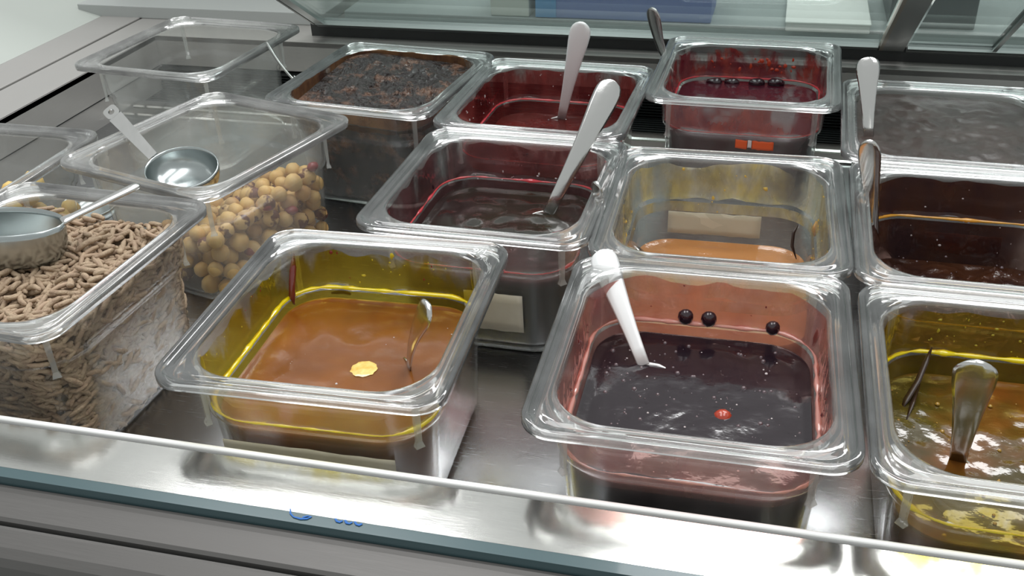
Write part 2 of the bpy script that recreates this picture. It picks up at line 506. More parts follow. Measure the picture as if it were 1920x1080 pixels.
# ================================================================== THE SETTING
X0, X1 = -712., 420.
YB, YF = 495., -183.
ZT = -37.
SL = .0113; XS = -395.                             # the front rail is a touch off square
struct(box('floor', -3000, 3000, -2500, 3500, -1005, -1000, M['greywall']))
struct(box('wall_back', -3000, 3000, 3000, 3050, -1000, 1900, M['shopwall']))
def quad(name, pts, mat, parent=None, thick=3.0):
    o = mesh(name, pts, [tuple(range(len(pts)))], mat, parent, smooth=False)
    md = o.modifiers.new('thickness', 'SOLIDIFY'); md.thickness = thick * S; md.offset = 0
    return o
case = thing('display_case', 'stainless steel refrigerated display case holding the clear food pans', 'display case', (0, 0, -1000))
def cb(name, *a, **k):
    o = box(name, *a, **k, parent=case); o.location = (0, 0, 1.0); return o
def cx(name, *a, **k):
    o = extrude_x(name, *a, parent=case, **k); o.location = (0, 0, 1.0); return o
cb('basin_floor', X0 - 6, X1 + 6, -195, 402, FLOOR - 4, FLOOR - .05, M['floor_steel'])
# two low folded steel strips at the back of the floor and the black grille behind them
cx('floor_strip', [(402, FLOOR - 4), (402, FLOOR + 1.5), (404, FLOOR + 3), (419, FLOOR + 3), (421, FLOOR - 4)], X0, X1, M['steel'])
cx('floor_strip', [(424, FLOOR - 4), (424, FLOOR + 2.5), (426, FLOOR + 4), (441, FLOOR + 4), (443, FLOOR - 4)], X0, X1, M['steel'])
cb('grille_back', X0 - 6, X1 + 6, 443, 520, FLOOR - 8, FLOOR - 5, M['black'])
cb('grille_back', X0 - 6, X1 + 6, 505, 508, FLOOR - 8, -74, M['black'])
for k in range(9):
    cb('grille_slat', X0, X1, 488, 500, FLOOR + k * 3.2, FLOOR + 1.1 + k * 3.2, M['black'])
for k in range(7):
    cb('grille_slat', X0, X1, 447 + k * 6, 449.5 + k * 6, FLOOR - 5, FLOOR + .5, M['black'])
# inner walls
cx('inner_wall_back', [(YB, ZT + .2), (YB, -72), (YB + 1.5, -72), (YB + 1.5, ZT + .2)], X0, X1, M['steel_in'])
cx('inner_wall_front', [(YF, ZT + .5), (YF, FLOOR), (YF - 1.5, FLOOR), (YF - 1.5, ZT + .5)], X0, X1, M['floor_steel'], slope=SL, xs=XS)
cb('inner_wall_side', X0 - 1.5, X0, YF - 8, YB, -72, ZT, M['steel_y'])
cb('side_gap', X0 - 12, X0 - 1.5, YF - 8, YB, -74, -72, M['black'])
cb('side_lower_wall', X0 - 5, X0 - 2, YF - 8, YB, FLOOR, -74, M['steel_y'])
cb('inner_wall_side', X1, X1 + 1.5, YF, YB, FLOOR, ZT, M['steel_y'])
# front sill
cx('sill_front', [(YF - 4.0, ZT - .5), (YF - 36, ZT - .5), (YF - 36, ZT - 8), (YF - 4.0, ZT - 8)], X0 - 150, X1 + 60, M['steel'], slope=SL, xs=XS)
lip = []
for k in range(7):
    a = math.pi * k / 6; lip.append((YF - .8 + 1.6 * math.cos(a), ZT + .4 + 1.2 * math.sin(a)))
lip += [(YF - 2.4, ZT - 3), (YF + .8, ZT - 3)]
cx('polished_lip', lip, X0, X1, M['bead'], slope=SL, xs=XS, smooth=False)
cx('lip_shadow_gap', [(YF - 2.4, ZT - 3), (YF - 4, ZT - 3), (YF - 4, ZT - 2), (YF - 2.4, ZT - 2)], X0, X1, M['black'], slope=SL, xs=XS)
g = cx('glass_edge_strip', [(YF - 36.3, ZT - .3), (YF - 43, ZT - .3), (YF - 43, ZT - 14), (YF - 36.3, ZT - 14)], X0 - 150, X1 + 60, M['teal'], slope=SL, xs=XS)
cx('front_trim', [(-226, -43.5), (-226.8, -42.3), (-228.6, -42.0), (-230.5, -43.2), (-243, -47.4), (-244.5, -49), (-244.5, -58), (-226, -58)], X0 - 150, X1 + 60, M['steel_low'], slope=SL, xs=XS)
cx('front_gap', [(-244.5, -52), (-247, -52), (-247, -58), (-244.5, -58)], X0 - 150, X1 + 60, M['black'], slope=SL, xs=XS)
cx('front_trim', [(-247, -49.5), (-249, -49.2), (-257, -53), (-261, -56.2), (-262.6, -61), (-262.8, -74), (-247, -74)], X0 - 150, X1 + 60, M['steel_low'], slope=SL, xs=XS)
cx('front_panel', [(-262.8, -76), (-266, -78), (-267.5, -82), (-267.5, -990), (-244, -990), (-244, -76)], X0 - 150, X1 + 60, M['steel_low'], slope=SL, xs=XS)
# left sill, groove, outer band
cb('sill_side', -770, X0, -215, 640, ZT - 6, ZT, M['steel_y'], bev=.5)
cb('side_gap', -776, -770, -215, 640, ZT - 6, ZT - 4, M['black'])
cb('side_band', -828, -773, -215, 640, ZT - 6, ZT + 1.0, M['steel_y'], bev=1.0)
# back sill, riser and frame foot
cb('sill_back', -712, X1 + 60, YB, 760, ZT - 6, ZT, M['steel_in'], bev=.4)
cb('back_riser', -520, X1, 521, 524, ZT, -22, M['darkgap'])
cb('rear_shelf', -500, X1 + 50, 574, 756, ZT, -22.2, M['shelf'], bev=.6)
cb('cabinet_back', -828, X1 + 60, 758, 762, -1000, ZT - 6, M['greywall'])
cb('cabinet_side', -830, -826, -215, 760, -990, ZT - 6, M['steel_low'])
# pale side glass beyond the left band
sp_ = quad('side_panel', [(-829, -215, -38), (-829, 900, -38), (-1250, 900, 70), (-1250, -215, 70)], M['white'], case); sp_.location = (0, 0, 1.0)
sg_ = quad('side_panel_joint', [(-1010, -215, 9.5), (-1010, 900, 9.5), (-1014, 900, 10.5), (-1014, -215, 10.5)], M['greywall'], case); sg_.location = (0, 0, 1.0)
# white end board behind the left back corner
struct(box('trim_1', -860, -430, 640, 655, ZT, 260, M['white'], bev=1))
struct(box('trim_2', -860, -520, 560, 640, ZT, -22, M['greywall'], bev=1))

# blue marker scribbles on the glass edge
def scribble(pts, wd, name='marker_stroke'):
    v = []; f = []
    for i, p in enumerate(pts):
        a = Vector(pts[max(0, i - 1)]); b = Vector(pts[min(len(pts) - 1, i + 1)]); d = (b - a).normalized(); nn = Vector((-d.y, d.x))
        ww = wd * (.7 + .5 * noise.noise((i * .7, pts[0][0], 1)))
        for s in (-1, 1): v.append((p[0] + nn.x * ww * s, p[1] + nn.y * ww * s, ZT - .05))
    for i in range(len(pts) - 1): f.append((2 * i, 2 * i + 1, 2 * i + 3, 2 * i + 2))
    o = mesh(name, v, f, M['marker'], case, smooth=False); o.location = (0, 0, 1.0)
    md = o.modifiers.new('thickness', 'SOLIDIFY'); md.thickness = .25 * S
EDGE = lambda x, d: YF - 36.3 - d + SL * (x - XS)
for x0 in (-200.5,):
    scribble([(x0, EDGE(x0, -1.5)), (x0 + 1.5, EDGE(x0, 1.5)), (x0 + 4, EDGE(x0, 3.4)), (x0 + 8, EDGE(x0, 3.9)), (x0 + 11, EDGE(x0, 3.2)), (x0 + 12.5, EDGE(x0, 1.6)), (x0 + 10.5, EDGE(x0, 1.4)), (x0 + 8.5, EDGE(x0, 2.8))], .55)
for x0 in (-176, -171, -166):
    scribble([(x0, EDGE(x0, .4)), (x0 + 1.5, EDGE(x0, 2.0)), (x0 + 3, EDGE(x0, 2.2)), (x0 + 4, EDGE(x0, 1.0))], .75)

# leaning glass lid at the back, with its frame
TL_ = R(58); gd = Vector((0, -math.sin(TL_), math.cos(TL_))); gn = Vector((0, -math.cos(TL_), -math.sin(TL_)))
def lean_box(name, x0, x1, s0, s1, t0, t1, mat, parent, base=(0, 512, -19)):
    b = Vector(base); v = []
    for x in (x0, x1):
        for s in (s0, s1):
            for q in (t0, t1):
                p = b + gd * s - gn * q; v.append((x, p.y, p.z))
    f = [(0, 1, 3, 2), (4, 6, 7, 5), (0, 4, 5, 1), (2, 3, 7, 6), (0, 2, 6, 4), (1, 5, 7, 3)]
    o = mesh(name, v, f, mat, parent, smooth=False); o.location = Vector((0, 0, 0)); return o
M['frame'] = principled('satin_aluminium', (.50, .53, .52), .28, .9)
M['frame2'] = principled('grey_aluminium', (.33, .34, .33), .35, .7)
lid = thing('glass_lid', 'glass lid leaning forward behind the pans, in a slim aluminium frame', 'glass lid', (0, 0, 0))
lean_box('pane', -500, 106, 2, 240, 0, 4, M['pane'], lid)
lean_box('frame_foot', -508, 106, -7, 3, -2.5, 6, M['frame'], lid)
lean_box('frame_side', -508, -497, 3, 240, -2, 6, M['frame'], lid)
lean_box('frame_line', -512.5, -510, 0, 240, -2, 4, M['frame2'], lid)
lid2 = thing('glass_lid', 'second leaning glass lid to the right of the flat grey post', 'glass lid', (0, 0, 0))
lean_box('pane', 134, 212, 2, 240, 0, 4, M['pane'], lid2)
lean_box('pane', 216, 420, 2, 240, 0, 4, M['pane'], lid2)
lean_box('frame_foot', 134, 420, -14, -7, -2.5, 6, M['frame2'], lid2)
lean_box('frame_foot', 134, 420, -5, 2, -2.5, 6, M['frame'], lid2)
lean_box('frame_side', 212, 216, 2, 240, -2, 6, M['frame'], lid2)
post = thing('lid_post', 'flat grey post leaning forward between the two glass lids', 'post', (0, 0, 0))
lean_box('post_bar', 111, 131, -6, 240, -3, 6, M['frame2'], post)
lean_box('post_edge', 107.5, 111, -6, 240, -3, 6, principled('dull_brass_edge', (.36, .32, .27), .35, .6), post)

# blurred goods on the counter behind the lid
def goods(name, label, x0, x1, y0, y1, z0, z1, mat, extra=()):
    t = thing(name, label, name.split('_')[-1], ((x0 + x1) / 2, (y0 + y1) / 2, z0))
    cxm, cym = (x0 + x1) / 2, (y0 + y1) / 2
    box('carton', x0 - cxm, x1 - cxm, y0 - cym, y1 - cym, 0, z1 - z0, mat, t, bev=1.5)
    box('lid_flap', x0 - cxm - .8, x1 - cxm + .8, y0 - cym - .8, y1 - cym + .8, (z1 - z0) * .86, z1 - z0 + 1, mat, t, bev=1)
    for (a, b, m) in extra: box('side_stripe', a - cxm, b - cxm, y0 - cym - 1.6, y0 - cym + 3, 1, (z1 - z0) * .85, m, t)
    return t
M['bwhite'] = principled('white_carton', (.66, .68, .62), .5)
M['blue'] = principled('blue_carton', (.20, .26, .52), .5)
M['lblue'] = principled('light_blue_print', (.13, .33, .60), .5)
M['white_bright'] = principled('white_tray', (.85, .87, .82), .4)
M['dgrey'] = principled('dark_grey_metal', (.10, .11, .115), .35)
goods('white_box', 'small blurred white box behind the glass lid, left of the blue box', -318, -272, 577, 640, -22, 30, M['bwhite'])
goods('blue_box', 'large blurred blue box with a light blue end behind the glass lid', -264, -66, 577, 650, -22, 30, M['blue'], [(-264, -240, M['lblue'])])
goods('white_tray', 'bright white tray behind the glass lid, left of the grey post', 14, 100, 560, 690, -22, -12, M['white_bright'])
goods('grey_bin', 'dark grey metal bin behind the second glass lid', 120, 206, 590, 700, -22, 60, M['dgrey'])

# ================================================================== PANS
make_pan('amber', -220, -87, 0, 2.6, 'clear plastic pan of orange-brown jelly at the front, nearest the left pellet pan')
make_pan('berry', -17, -87, 0, 1.2, 'clear plastic pan of near-black berry jelly at the front middle')
make_pan('gold', 148, -90, 0, .2, 'clear plastic pan of golden syrup with dark pods, front right corner')
make_pan('apricot', -17, 88, 0, 1.5, 'nearly empty clear pan with a little apricot syrup and a paper label')
make_pan('dark', -177, 97, 0, -.5, 'clear plastic pan of dark purple jam in the second row, behind the orange-brown pan')
make_pan('plum', 147, 87, 0, -.2, 'clear plastic pan of dark plum jam with orange step, right of the apricot pan')
make_pan('spooned', -180, 276, 0, -1.8, 'clear plastic pan of bright red jam with an upright spoon, back row')
make_pan('crunch', -343, 300, 0, -5.5, 'clear plastic pan heaped with dark chocolate crunch, back row left')
make_pan('wine', -16, 356, 4, -.8, 'clear plastic pan of wine-red jam standing alone at the back, black grille beside it')
make_pan('fudge', 144, 266, 0, -1.2, 'clear plastic pan full of grey-brown chocolate sauce, back right')
make_pan('nuts', -426, 125, 3, -15.1, 'turned clear plastic pan half full of blond hazelnuts, with a ladle', 'foggy')
make_pan('empty', -567, 344, 6, -5.3, 'empty clear plastic pan in the back left corner')
make_pan('pellets', -437, -79, 11, -2.3, 'clear plastic pan full of light brown chocolate pellets, front left', 'frosty')
make_pan('nuggets', -608, 45, 0, 0, 'clear plastic pan of pale yellow nuggets cut off by the left edge of the photo', 'frosty')

# ---- food materials
M['amber'] = principled('orange_brown_jelly', (.24, .078, .007), .22, coat=.25, sss=.5, base2=(.14, .047, .012), nscale=12, bumpd=.0006, bscale=28)
M['amber_side'] = M['amber']
M['berry'] = principled('black_berry_jelly', (.014, .008, .012), .12, coat=.5, bumpd=.0007, bscale=26)
M['purple'] = principled('dark_purple_jam', (.018, .011, .010), .14, coat=.5, bumpd=.0009, bscale=20, base2=(.020, .020, .012), nscale=16)
M['red'] = principled('deep_red_jam', (.10, .012, .010), .14, coat=.5, bumpd=.0016, bscale=32, base2=(.05, .012, .010), nscale=18)
M['wine'] = principled('wine_red_jam', (.055, .006, .014), .16, coat=.5, bumpd=.002, bscale=30)
M['plum'] = principled('plum_jam', (.022, .010, .010), .12, coat=.7, bumpd=.0025, bscale=50, base2=(.05, .018, .008), nscale=22)
M['gold'] = principled('dark_golden_syrup', (.055, .040, .006), .12, coat=.5, base2=(.22, .062, .010), nscale=14, bumpd=.0009, bscale=32, thr=(.42, .68))
M['apricot'] = principled('apricot_syrup', (.42, .185, .06), .18, coat=.5, sss=.3, bumpd=.002, bscale=30)
M['fudge'] = principled('chocolate_sauce', (.034, .026, .023), .36, coat=.04, bumpd=.0016, bscale=34, base2=(.055, .038, .033), nscale=26, spec=.4)
M['crunch'] = principled('chocolate_crunch', (.018, .010, .009), .25, coat=.5, base2=(.24, .11, .06), nscale=60, bumpd=.012, bscale=110, thr=(.5, .75))
M['pellet'] = principled('chocolate_pellet', (.46, .35, .235), .65, base2=(.34, .235, .16), nscale=160, bumpd=.001, bscale=700)
M['pellet2'] = principled('chocolate_pellet_dark', (.36, .25, .17), .65, base2=(.45, .33, .22), nscale=160)
M['nut'] = principled('blond_hazelnut', (.72, .50, .20), .5, base2=(.62, .38, .13), nscale=90, sss=.1)
M['nut2'] = principled('hazelnut_with_skin', (.66, .44, .18), .5, base2=(.13, .04, .025), nscale=75, thr=(.5, .56))
M['nut3'] = principled('toasted_hazelnut', (.50, .27, .10), .5, base2=(.62, .40, .17), nscale=90)
M['nugget'] = principled('yellow_nugget', (.74, .56, .20), .5, base2=(.66, .42, .13), nscale=80)
M['fruit'] = principled('dark_berry', (.020, .004, .010), .12, coat=1)
M['fruit_red'] = principled('red_berry', (.40, .045, .02), .15, coat=.8)
M['drip'] = principled('dark_red_syrup', (.15, .02, .015), .12, coat=.8)
M['pod'] = principled('vanilla_pod', (.030, .014, .010), .35, coat=.3)
M['yglow'] = principled('yellow_syrup_glow', (.95, .66, .0), .1, coat=.8, sss=.4)  # syrup yellow brightened to stand for light gathering along the wall step
M['pbead'] = principled('pink_syrup', (.66, .26, .22), .12, coat=.8, sss=.4)
M['rbead'] = principled('red_syrup', (.62, .04, .06), .12, coat=.8, sss=.4)
M['obead'] = principled('orange_syrup', (.80, .30, .02), .12, coat=.8, sss=.4)

M['f_amber'] = film('yellow_film', (.82, .68, .10), (.60, .42, .02), .10, (.42, .54), 26, gloss=.06, body2=(.40, .20, .01), zf=(.20, -.06))
M['f_berry'] = film('pink_film', (.95, .62, .57), (.62, .30, .25), .34, (.20, .34), 14, body2=(.42, .10, .10))
M['f_dark'] = film('purple_film', (.66, .42, .43), (.15, .055, .06), .34, (.38, .52), 26, zf=(.12, -.03), body2=(.05, .02, .02))
M['f_red'] = film('red_film', (.80, .28, .27), (.32, .055, .05), .42, (.34, .50), 30, zf=(.14, -.01), body2=(.15, .012, .015))
M['f_wine'] = film('wine_film', (.75, .24, .27), (.46, .075, .05), .55, (.42, .52), 30, zf=(.14, -.04), body2=(.20, .02, .035))
M['f_plum'] = film('plum_film', (.5, .30, .26), (.05, .022, .024), .6, (.2, .3), 16, body2=(.09, .035, .022))
M['f_gold'] = film('golden_film', (.80, .64, .14), (.40, .27, .02), .14, (.36, .50), 24, zf=(.15, -.06), body2=(.22, .10, .01))
M['f_apri'] = film('milky_film', (.96, .94, .82), (.74, .70, .58), .42, (.34, .50), 26, body2=(.80, .66, .26))
M['f_choc'] = film('chocolate_film', (.4, .25, .15), (.20, .09, .04), .8, (.30, .42), 22, body2=(.08, .03, .02))

# ---- amber
smear('amber', -34, -9, M['f_amber'], wavy=6, sd=1)
smear('amber', -45, -35.6, M['f_amber'], rows=4, wavy=0, sd=1)
am = food('amber', 'jelly', 'smooth orange-brown jelly in the front left pan', 'jelly', -42, M['amber'], amp=.5, sd=2)
ledge_bead('amber', am, M['yglow'], rad=1.25, sd=2)
curved_label('amber', 'front', -52, 48, -49, -62, M['tape'], tilt=-2)
# ---- berry
smear('berry', -34, -7, M['f_berry'], wavy=5, sd=4)
smear('berry', -46, -35.6, M['f_berry'], rows=4, wavy=0, sd=4)
food('berry', 'jelly', 'glossy near-black berry jelly with small bubbles in the front middle pan', 'jelly', -43, M['berry'], amp=.5, freq=.05, amp2=.12, freq2=.2, sd=5)
ledge_bead('berry', None, M['pbead'], rad=1.15, sd=3, lump=.6)
# ---- gold
smear('gold', -34, -8, M['f_gold'], wavy=5, sd=7)
smear('gold', -50, -35.6, M['f_gold'], rows=4, wavy=0, sd=7)
food('gold', 'syrup', 'dark golden syrup with vanilla pods in the front right pan', 'syrup', -49, M['gold'], amp=.9, amp2=.5, freq2=.12, sd=8)
ledge_bead('gold', None, M['yglow'], rad=1.3, sd=6)
# ---- apricot
smear('apricot', -34, -7, M['f_apri'], wavy=5, sd=9)
smear('apricot', -44, -36, M['f_apri'], rows=2, wavy=0, sd=9)
food('apricot', 'syrup', 'thin layer of pale apricot syrup at the bottom of the nearly empty pan', 'syrup', -69, M['apricot'], amp=.6, sd=8)
curved_label('apricot', 'back', -42, 28, -46, -64, M['tape'])
# ---- dark
smear('dark', -34, -6, M['f_dark'], wavy=5, sd=10)
smear('dark', -46, -35.6, M['f_dark'], rows=4, wavy=0, sd=10)
food('dark', 'jam', 'dark purple-green jam in the pan behind the orange-brown jelly', 'jam', -44, M['purple'], amp=1.2, sd=11, edge=2)
ledge_bead('dark', None, M['rbead'], rad=.75, sd=12, lump=.9)
curved_label('dark', 'front', -8, 34, -52, -83, M['tape'])
# ---- plum
smear('plum', -34, -6, M['f_plum'], wavy=3, sd=13)
smear('plum', -68, -36, M['f_plum'], rows=6, wavy=0, sd=13)
food('plum', 'jam', 'lumpy black plum jam in the pan right of the apricot syrup', 'jam', -63, M['plum'], amp=5, freq=.05, amp2=6, freq2=.14, slope=(0, -9), ridge=True, sd=14)
ledge_bead('plum', None, M['obead'], rad=1.1, sd=12)
curved_label('plum', 'back', -30, 30, -46, -62, M['tape_dark'])
# ---- spooned red
smear('spooned', -34, -6, M['f_red'], wavy=4, sd=15)
smear('spooned', -52, -35.6, M['f_red'], rows=4, wavy=0, sd=15)
food('spooned', 'jam', 'dark red jam in the back row pan holding the upright spoon', 'jam', -48, M['red'], amp=1.6, amp2=1.0, freq2=.2, sd=16)
ledge_bead('spooned', None, M['rbead'], rad=.9, sd=17)
# ---- crunch
smear('crunch', -26, -3, M['f_choc'], wavy=2, sd=18)
food('crunch', 'chocolate_crunch', 'rough dark brown chocolate crunch filling the back left pan to the rim', 'chocolate', -15, M['crunch'], amp=5, freq=.05, amp2=6.5, freq2=.13, rings=40, sd=19, ridge=True, slope=(-5, 8))
# ---- wine
smear('wine', -34, -7, M['f_wine'], wavy=6, sd=20)
food('wine', 'jam', 'wine-red jam in the pan standing alone at the back', 'jam', -37.5, M['wine'], amp=.5, sd=21, edge=.6)
ledge_bead('wine', None, M['rbead'], rad=.9, sd=22)
curved_label('wine', 'front', -2, 8, -39, -47, M['orange_st'], name='sticker')
curved_label('wine', 'front', 12, 30, -39, -47, M['orange_st'], name='sticker')
curved_label('wine', 'front', 8.4, 11.6, -39, -46, M['white_st'], name='sticker')
# ---- fudge
food('fudge', 'chocolate_sauce', 'grey-brown chocolate sauce with ripples filling the back right pan', 'chocolate', -9, M['fudge'], amp=1.6, amp2=1.6, freq2=.13, rings=26, sd=24)

# embossed size mark on the amber pan's rim
t, dz, h = PANS['amber'][:3]
fc = bpy.data.curves.new('size_mark', 'FONT'); fc.body = '1/6'; fc.size = 8 * S; fc.extrude = .4 * S; fc.align_x = 'CENTER'
fo = bpy.data.objects.new('size_mark', fc); link(fo, t); fo.location = Vector((63, 77.5, dz - .8)) * S; fo.rotation_euler = (0, 0, R(172))
dg = bpy.context.evaluated_depsgraph_get(); me_ = bpy.data.meshes.new_from_object(fo.evaluated_get(dg)); lc_, rt_ = fo.location.copy(), fo.rotation_euler.copy()
bpy.data.objects.remove(fo); me_.materials.clear(); me_.materials.append(principled('embossed_plastic', (.92, .94, .93), .3))
fo = link(bpy.data.objects.new('size_mark', me_), t); fo.location = lc_; fo.rotation_euler = rt_

# ---- loose berries and pods
def blob_mesh(name, r, mat, sq=1.0, seedv=0, sub=2, lump=.06, tip=0):
    bm = bmesh.new(); bmesh.ops.create_icosphere(bm, subdivisions=sub, radius=1)
    for v in bm.verts:
        d = v.co.normalized(); k = 1 + lump * noise.noise(d * 1.7 + Vector((seedv, 0, 0)))
        if tip: k += tip * max(0, d.z) ** 6
        v.co = Vector((d.x * r * k, d.y * r * k, d.z * r * k * sq)) * S
    me = bpy.data.meshes.new(name); bm.to_mesh(me); bm.free(); me.materials.append(mat)
    for p in me.polygons: p.use_smooth = True
    return me
bmesh_ = blob_mesh('berry', 5.0, M['fruit'], 1.1)
for lab, p, r in (('dark berry stuck on the back wall of the front middle pan, leftmost of three', (-30, -14.5, -30), 1),
                  ('dark berry stuck on the back wall of the front middle pan, middle of three', (-16, -14.3, -30), 1),
                  ('dark berry stuck on the back wall of the front middle pan, rightmost of three', (22, -13.8, -32), .9)):
    o = link(bpy.data.objects.new('berry', bmesh_)); o.location = Vector(p) * S; o.scale = (r, r * .8, r); tag(o, lab, 'berry')
o = link(bpy.data.objects.new('berry', blob_mesh('berry', 5.5, M['fruit_red']))); o.location = Vector((-1, -90, -45.5)) * S; tag(o, 'single reddish berry at the front of the black berry jelly', 'berry')
def pod(label, pts, rad=2.2, mat='pod', name='vanilla_pod', cat='pod'):
    v = []; f = []; K = 6; n = len(pts)
    for i, p in enumerate(pts):
        p = Vector(p); tg = (Vector(pts[min(n - 1, i + 1)]) - Vector(pts[max(0, i - 1)])).normalized()
        a = tg.orthogonal().normalized(); b = tg.cross(a)
        rd = rad * (0.25 if i in (0, n - 1) else 1) * (1 + .2 * noise.noise(p * .2))
        for k in range(K):
            q = 2 * math.pi * k / K; v.append(tuple(p + a * math.cos(q) * rd + b * math.sin(q) * rd * .6))
    for i in range(n - 1):
        for k in range(K): f.append((i * K + k, i * K + (k + 1) % K, (i + 1) * K + (k + 1) % K, (i + 1) * K + k))
    f += [tuple(range(K)), tuple(range((n - 1) * K, n * K))]
    return tag(mesh(name, v, f, M[mat]), label, cat)

pod('dark vanilla pod standing against the back wall of the golden syrup pan', [(111, -20, -30), (108, -27, -36), (104, -38, -42), (98, -49, -48), (95, -56, -50)], 2.4)
pod('shorter vanilla pod lying in the golden syrup beside the standing pod', [(107, -30, -46), (101, -52, -48), (97, -66, -49)], 1.8)
pod('curled brown pod standing in the right corner of the apricot syrup', [(36, 150, -44), (33, 147, -50), (33, 142, -58), (37, 137, -66)], 1.6)
pod('dark chip floating at the back of the orange-brown jelly, left one', [(-266, -14, -41), (-258, -12, -39.5), (-252, -14, -40.5)], 2.4, 'pod', 'fruit_chip', 'fruit chip')
pod('thin dark chip at the back of the orange-brown jelly, right one', [(-208, -10, -38), (-203, -12, -40.5), (-198, -16, -41)], 1.1, 'pod', 'fruit_chip', 'fruit chip')
pod('dark red syrup drip hanging on the left back wall of the orange-brown jelly pan', [(-284.5, -22, -8), (-284, -27, -16), (-283.5, -32, -24), (-283, -36, -32), (-282, -37, -38)], 2.3, 'drip', 'syrup_drip', 'syrup drip')
pod('red syrup drips in the back right corner of the front middle pan', [(47.5, -14, -30), (47.5, -13, -36), (46.5, -14, -42)], 2.4, 'drip', 'syrup_drip', 'syrup drip')
pod('orange fruit scrap stuck to the right wall of the apricot pan', [(48.5, 150, -40), (48.0, 148, -46), (47.5, 145, -50)], 4.2, 'obead', 'fruit_scrap', 'fruit scrap')
for i, (lab, p) in enumerate((('black fruit lump at the back of the wine-red jam, left one', (-48, 421, -33)), ('black fruit lump at the back of the wine-red jam, second from left', (-32, 422, -33)),
                              ('black fruit lump at the back of the wine-red jam, second from right', (-8, 422, -32)), ('black fruit lump at the back of the wine-red jam, topmost on the right', (10, 422, -31)))):
    o = link(bpy.data.objects.new('fruit_lump', blob_mesh('fruit_lump', 6, M['fruit'], .7, i * 3, 2, .3))); o.location = Vector(p) * S; o.scale = (1.4, .8, 1); tag(o, lab, 'fruit')
# little air bubbles on the jellies, one mesh of domes per pan, part of the food
def bubbles(parent, key, n, level, sd, rmin=.35, rmax=1.3, mat=None):
    t, dz, h = PANS[key][:3]; rn = random.Random(sd); V = []; F = []
    for _ in range(n):
        px, py = rn.uniform(-60, 60), rn.uniform(-67, 67)
        if abs(px) > 45 and abs(py) > 52: continue
        r = rmin + (rmax - rmin) * rn.random() ** 3; k0 = len(V); K = 8
        for j, (q, zz) in enumerate(((1, 0), (.85, .45), (.45, .8))):
            for k in range(K): a = 2 * math.pi * k / K; V.append((px + math.cos(a) * r * q, py + math.sin(a) * r * q, level + dz - .25 + zz * r))
        for j in range(2):
            for k in range(K): F.append((k0 + j * K + k, k0 + j * K + (k + 1) % K, k0 + (j + 1) * K + (k + 1) % K, k0 + (j + 1) * K + k))
        F.append(tuple(k0 + 2 * K + k for k in range(K)))
    o = mesh('air_bubbles', V, F, mat or M['bubble'], parent); o['kind'] = 'stuff'; return o
M['bubble'] = principled('bubble_skin', (.10, .07, .08), .08, coat=1)
M['bubble_white'] = principled('foam_bubble', (.55, .50, .50), .2, coat=1)
bubbles(FOOD['berry'], 'berry', 190, -43, 3, .35, 1.7); bubbles(FOOD['berry'], 'berry', 45, -43, 13, .3, 1.0, M['bubble_white'])
bubbles(FOOD['amber'], 'amber', 26, -42, 4, .3, .9, M['bubble_white'])
bubbles(FOOD['plum'], 'plum', 70, -62, 5, .4, 1.6); bubbles(FOOD['spooned'], 'spooned', 50, -48, 6)
bubbles(FOOD['gold'], 'gold', 60, -48.5, 7, .4, 1.4, principled('amber_bubble', (.35, .20, .03), .1, coat=1))
# specks of fruit and syrup stuck to the walls above the jelly
def specks(key, n, mat, sd, rmin=.5, rmax=1.8, zlo=-33, zhi=-8, name='speck', sides='bblr'):
    t, dz, h = PANS[key][:3]; rn = random.Random(sd); V = []; F = []
    for _ in range(n):
        z = rn.uniform(zlo, zhi); o, r = inner(z, h); sd_ = rn.choice(sides); e = o + .5
        if sd_ == 'b': c = Vector((rn.uniform(-42, 42), 88 - e, z + dz)); a = Vector((1, 0, 0))
        elif sd_ == 'l': c = Vector((-(81 - e), rn.uniform(-48, 48), z + dz)); a = Vector((0, 1, 0))
        else: c = Vector((81 - e, rn.uniform(-48, 48), z + dz)); a = Vector((0, 1, 0))
        q = rmin + (rmax - rmin) * rn.random() ** 3; st = rn.uniform(1, 2.2) if rn.random() < .5 else 1 / 1.3; k0 = len(V); K = 7
        nn = Vector((0, -1, 0)) if sd_ == 'b' else Vector((1 if sd_ == 'l' else -1, 0, 0))
        for k in range(K):
            th = 2 * math.pi * k / K; w_ = q * rn.uniform(.7, 1.2); V.append(tuple(c + a * math.cos(th) * w_ + Vector((0, 0, math.sin(th) * w_ * st))))
        V.append(tuple(c + nn * q * .7))
        for k in range(K): F.append((k0 + k, k0 + (k + 1) % K, k0 + K))
    o = mesh(name, V, F, mat, t); o['kind'] = 'stuff'; return o
specks('amber', 26, principled('yellow_speck', (.62, .50, .03), .15, coat=.7), 1, .4, 2.2, name='syrup_specks')
specks('amber', 9, principled('red_speck', (.20, .02, .02), .15, coat=.7), 2, .5, 1.6, name='fruit_specks')
specks('berry', 22, principled('dark_red_speck', (.16, .015, .02), .12, coat=.9), 3, .4, 1.5, name='fruit_specks', sides='bllrr')
specks('spooned', 30, M['bubble_white'], 4, .4, 1.4, name='foam_specks')
specks('dark', 16, M['bubble_white'], 5, .3, 1.2, -36, -28, name='foam_specks', sides='b')
specks('dark', 14, M['fruit'], 6, .5, 2.2, name='fruit_specks')
specks('gold', 40, principled('olive_speck', (.40, .33, .03), .12, coat=.8), 7, .4, 1.4, name='syrup_specks', sides='bbl')
specks('plum', 26, M['bubble_white'], 8, .3, 1.3, -60, -10, name='foam_specks', sides='bbl')
specks('wine', 22, principled('bright_red_speck', (.50, .05, .02), .2, coat=.6), 9, .8, 2.8, -28, -14, name='fruit_specks', sides='b')
specks('apricot', 30, principled('apricot_speck', (.66, .46, .10), .2, coat=.6), 10, .5, 2.0, -44, -8, name='fruit_specks')
